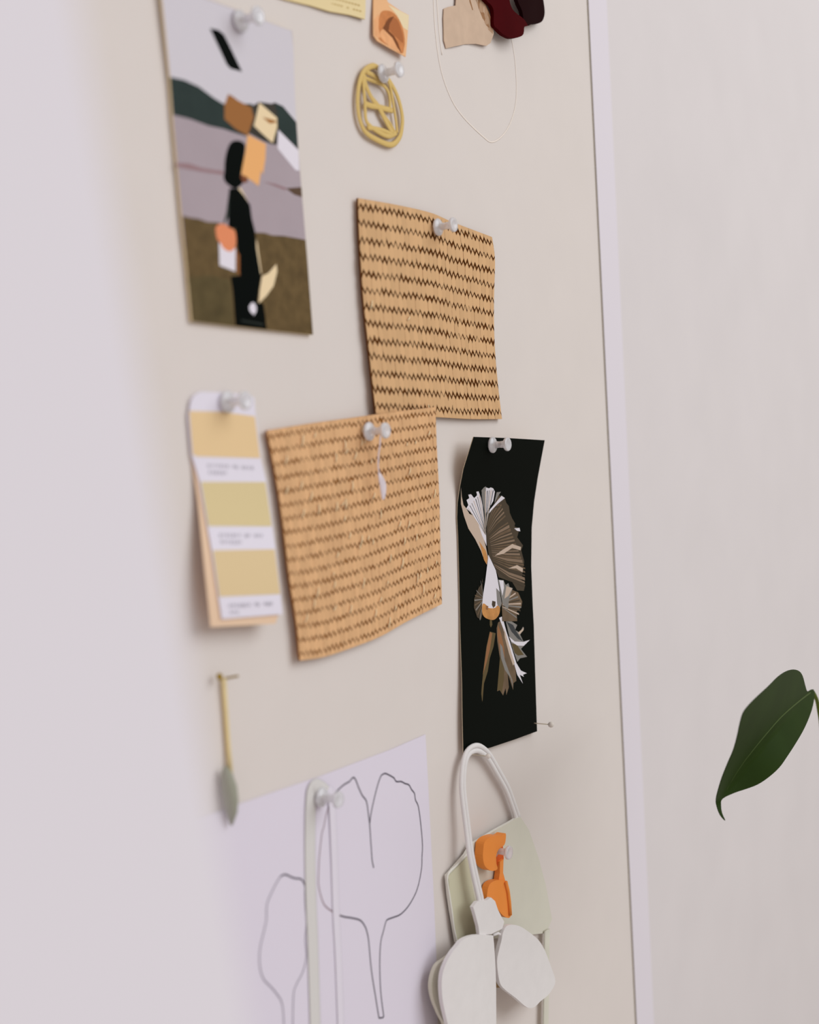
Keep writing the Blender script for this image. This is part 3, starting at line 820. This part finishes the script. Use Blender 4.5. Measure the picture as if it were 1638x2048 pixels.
or_m = mat('orange_plastic', (238, 142, 68), 0.4, k=1.15); or2_m = mat('orange_inside', (206, 92, 40), 0.5)
ch = thing('orange_charm', at(995, 1750, 9), 'bright orange two-lobed plastic charm pinned on the pale green pouch', 'charm')
HO = lambda x, y: 11.5
mb = MB()
sheet(mb, [smooth_loop(zb3([(935, 1128), (936, 1200), (920, 1255), (880, 1285), (850, 1320), (832, 1380), (835, 1460), (845, 1520), (780, 1538), (712, 1490), (688, 1400), (692, 1300), (705, 1225), (760, 1175), (840, 1150), (890, 1155)]), 3)], lambda x, y: 11.5 + 1.5 * ss(966, 985, x), or_m, thick=5.5, step=8); mb.build('upper_lobe', ch)
mb = MB()
sheet(mb, [zb3([(905, 1262), (840, 1330), (826, 1390), (832, 1475), (905, 1500), (915, 1400)])], lambda x, y: 8.5, or2_m, thick=2.5, step=8); o = mb.build('socket', ch); o['label'] = 'darker red-orange hollow'
mb = MB()
sheet(mb, [zb3([(872, 1440), (912, 1410), (908, 1560), (930, 1640), (945, 1720), (860, 1700), (860, 1640), (872, 1560)])], lambda x, y: 10.0, or_m, thick=3.5, step=8); mb.build('bridge', ch)
mb = MB()
sheet(mb, [smooth_loop(zb4([(862, 110), (930, 120), (962, 205), (985, 300), (992, 400), (996, 490), (965, 525), (905, 495), (850, 430), (800, 360), (735, 330), (735, 245), (755, 165), (800, 125)]), 3)], lambda x, y: 10.5 + 1.5 * ss(990, 1010, x), or_m, thick=4.0, step=8); mb.build('lower_lobe', ch)
mb = MB()
tube(mb, [at(x, y, 12.5) for x, y in zb4([(935, 130), (960, 230), (975, 350), (985, 490)])], 0.0012, or_m, 8); mb.build('rib', ch)

# ------------------------------------------------------------------ white tag on the lower mat
tg_m = mat('tag_white', (222, 214, 222), 0.6)
tg = thing('paper_tag', at(762, 935, 10), 'narrow white paper tag on a thread, lying over the lower mat', 'tag')
zt8 = zc(700, 830, 11.38)
mb = MB(); sheet(mb, [smooth_loop(zt8([(655, 1290), (740, 1390), (800, 1500), (825, 1620), (815, 1780), (790, 1900), (750, 1920), (720, 1800), (690, 1600), (665, 1450)]), 3)], lambda x, y: 11.0 + 2.0 * ss(758, 772, x), tg_m, thick=0.5, step=6); mb.build('tag_card', tg)
mb = MB(); tube(mb, [at(x, y, 11) for x, y in zt8([(690, 470), (680, 700), (650, 880), (640, 1080), (640, 1200), (668, 1330)])], 0.0004, tg_m, 5); mb.build('thread', tg)

# ------------------------------------------------------------------ pins
push_pin(982, 890, 10.5, 'clear push pin at the top of the black fish print')
push_pin(873, 455, 4.0, 'clear push pin through the upper woven straw mat')
push_pin(735, 863, 6.0, 'clear push pin through the lower woven straw mat')
push_pin(478, 43, 3.2, 'clear push pin at the top of the photo of the woman in black')
push_pin(452, 804, 1.8, 'clear push pin at the top of the yellow paint swatch', )
push_pin(763, 148, 3.6, 'clear push pin holding the yellow oval ornament')
push_pin(640, 1594, 1.6, 'clear push pin over the ribbon on the tulip drawing', (0.0, 0.0))
push_pin(985, 1700, 7.0, 'clear push pin by the top of the orange charm')

pearl_m = mat('pin_pearl', (214, 206, 198), 0.3)
for (bx, by, bh), ln, hr, label in (((1066, 1446, 2.5), 11.0, 1.9, 'thin steel pin with a small pale round head, lower right corner of fish print'),
                                    ((936, 1508, 3.0), 12.0, 1.5, 'small white-headed pin inside the top of the looped strap')):
    p = at(bx, by, bh)
    t = thing('ball_pin', p, label, 'pin', 'ball-headed pins')
    mb = MB(); lathe(mb, p + Vector((0, 0.006, 0)), (0, -1, 0), [(0, 0.05), (2, 0.32), (6 + ln, 0.32)], steel_m, 8); mb.build('needle', t)
    mb = MB(); lathe(mb, p + Vector((0, -ln / 1000, 0)), (0, -1, 0), [(hr - hr * math.cos(a), max(0.05, hr * math.sin(a))) for a in [k * math.pi / 10 for k in range(11)]], pearl_m, 16); mb.build('pin_head', t)

# ------------------------------------------------------------------ the leaf in front of the wall
zl = zc(1380, 1300, 5.388)
leaf_m = mat('leaf_green', (40, 58, 18), 0.5, k=1.0, noise=0.12, scale=40); rib_l = mat('leaf_midrib', (76, 92, 50), 0.45, k=1.0); stem_m = mat('leaf_stem', (92, 104, 46), 0.5, k=1.0)
A, B = (1312, 440), (330, 1600)
def HLf(x, y):
    X, Y = (x - 1380) * 5.388, (y - 1300) * 5.388
    dx, dy = B[0] - A[0], B[1] - A[1]; L = math.hypot(dx, dy)
    u = ((X - A[0]) * dx + (Y - A[1]) * dy) / L / L
    d = ((X - A[0]) * dy - (Y - A[1]) * dx) / L
    bow = 40 * 4 * max(0, min(1, u)) * (1 - max(0, min(1, u)))
    d0 = d + bow * 0.6
    return 150 + 0.030 * abs(d0) - 14 * u * u + 3 * math.sin(u * 5)
lf = thing('houseplant_leaf', at(1628, 1380, HLf(1628, 1380)), 'glossy dark green pointed leaf hanging in from the right edge', 'leaf')
mb = MB()
ol = smooth_loop(zl([(1335, 430), (1342, 500), (1312, 650), (1240, 830), (1150, 990), (1040, 1160), (960, 1270), (850, 1370), (730, 1450), (600, 1500), (480, 1540), (350, 1605), (336, 1680), (348, 1760), (382, 1838), (330, 1780), (295, 1690), (285, 1610), (310, 1500), (350, 1370), (410, 1220), (470, 1080), (510, 940), (540, 800), (575, 680), (640, 590), (730, 500), (850, 390), (950, 290), (1040, 230), (1120, 210), (1180, 230), (1215, 280), (1240, 370), (1265, 445), (1308, 428)]), 3)
sheet(mb, [ol], HLf, leaf_m, thick=0.5, step=9); mb.build('leaf_blade', lf)
mb = MB()
P = smooth_loop(zl([(1312, 445), (1150, 570), (980, 720), (830, 890), (690, 1060), (560, 1230), (440, 1420), (345, 1600)]), 4, False)
tube(mb, [at(x, y, HLf(x, y) - 0.2) for x, y in P], [0.0007 - 0.0005 * i / len(P) for i in range(len(P))], rib_l, 6); mb.build('midrib', lf)
mb = MB()
P = smooth_loop(zl([(1325, 455), (1350, 500), (1372, 560), (1390, 660), (1410, 800), (1430, 1100), (1440, 1500)]), 4, False)
tube(mb, [at(x, y, 149 + 0.1 * i) for i, (x, y) in enumerate(P)], 0.0013, stem_m, 8); mb.build('leaf_stalk', lf)
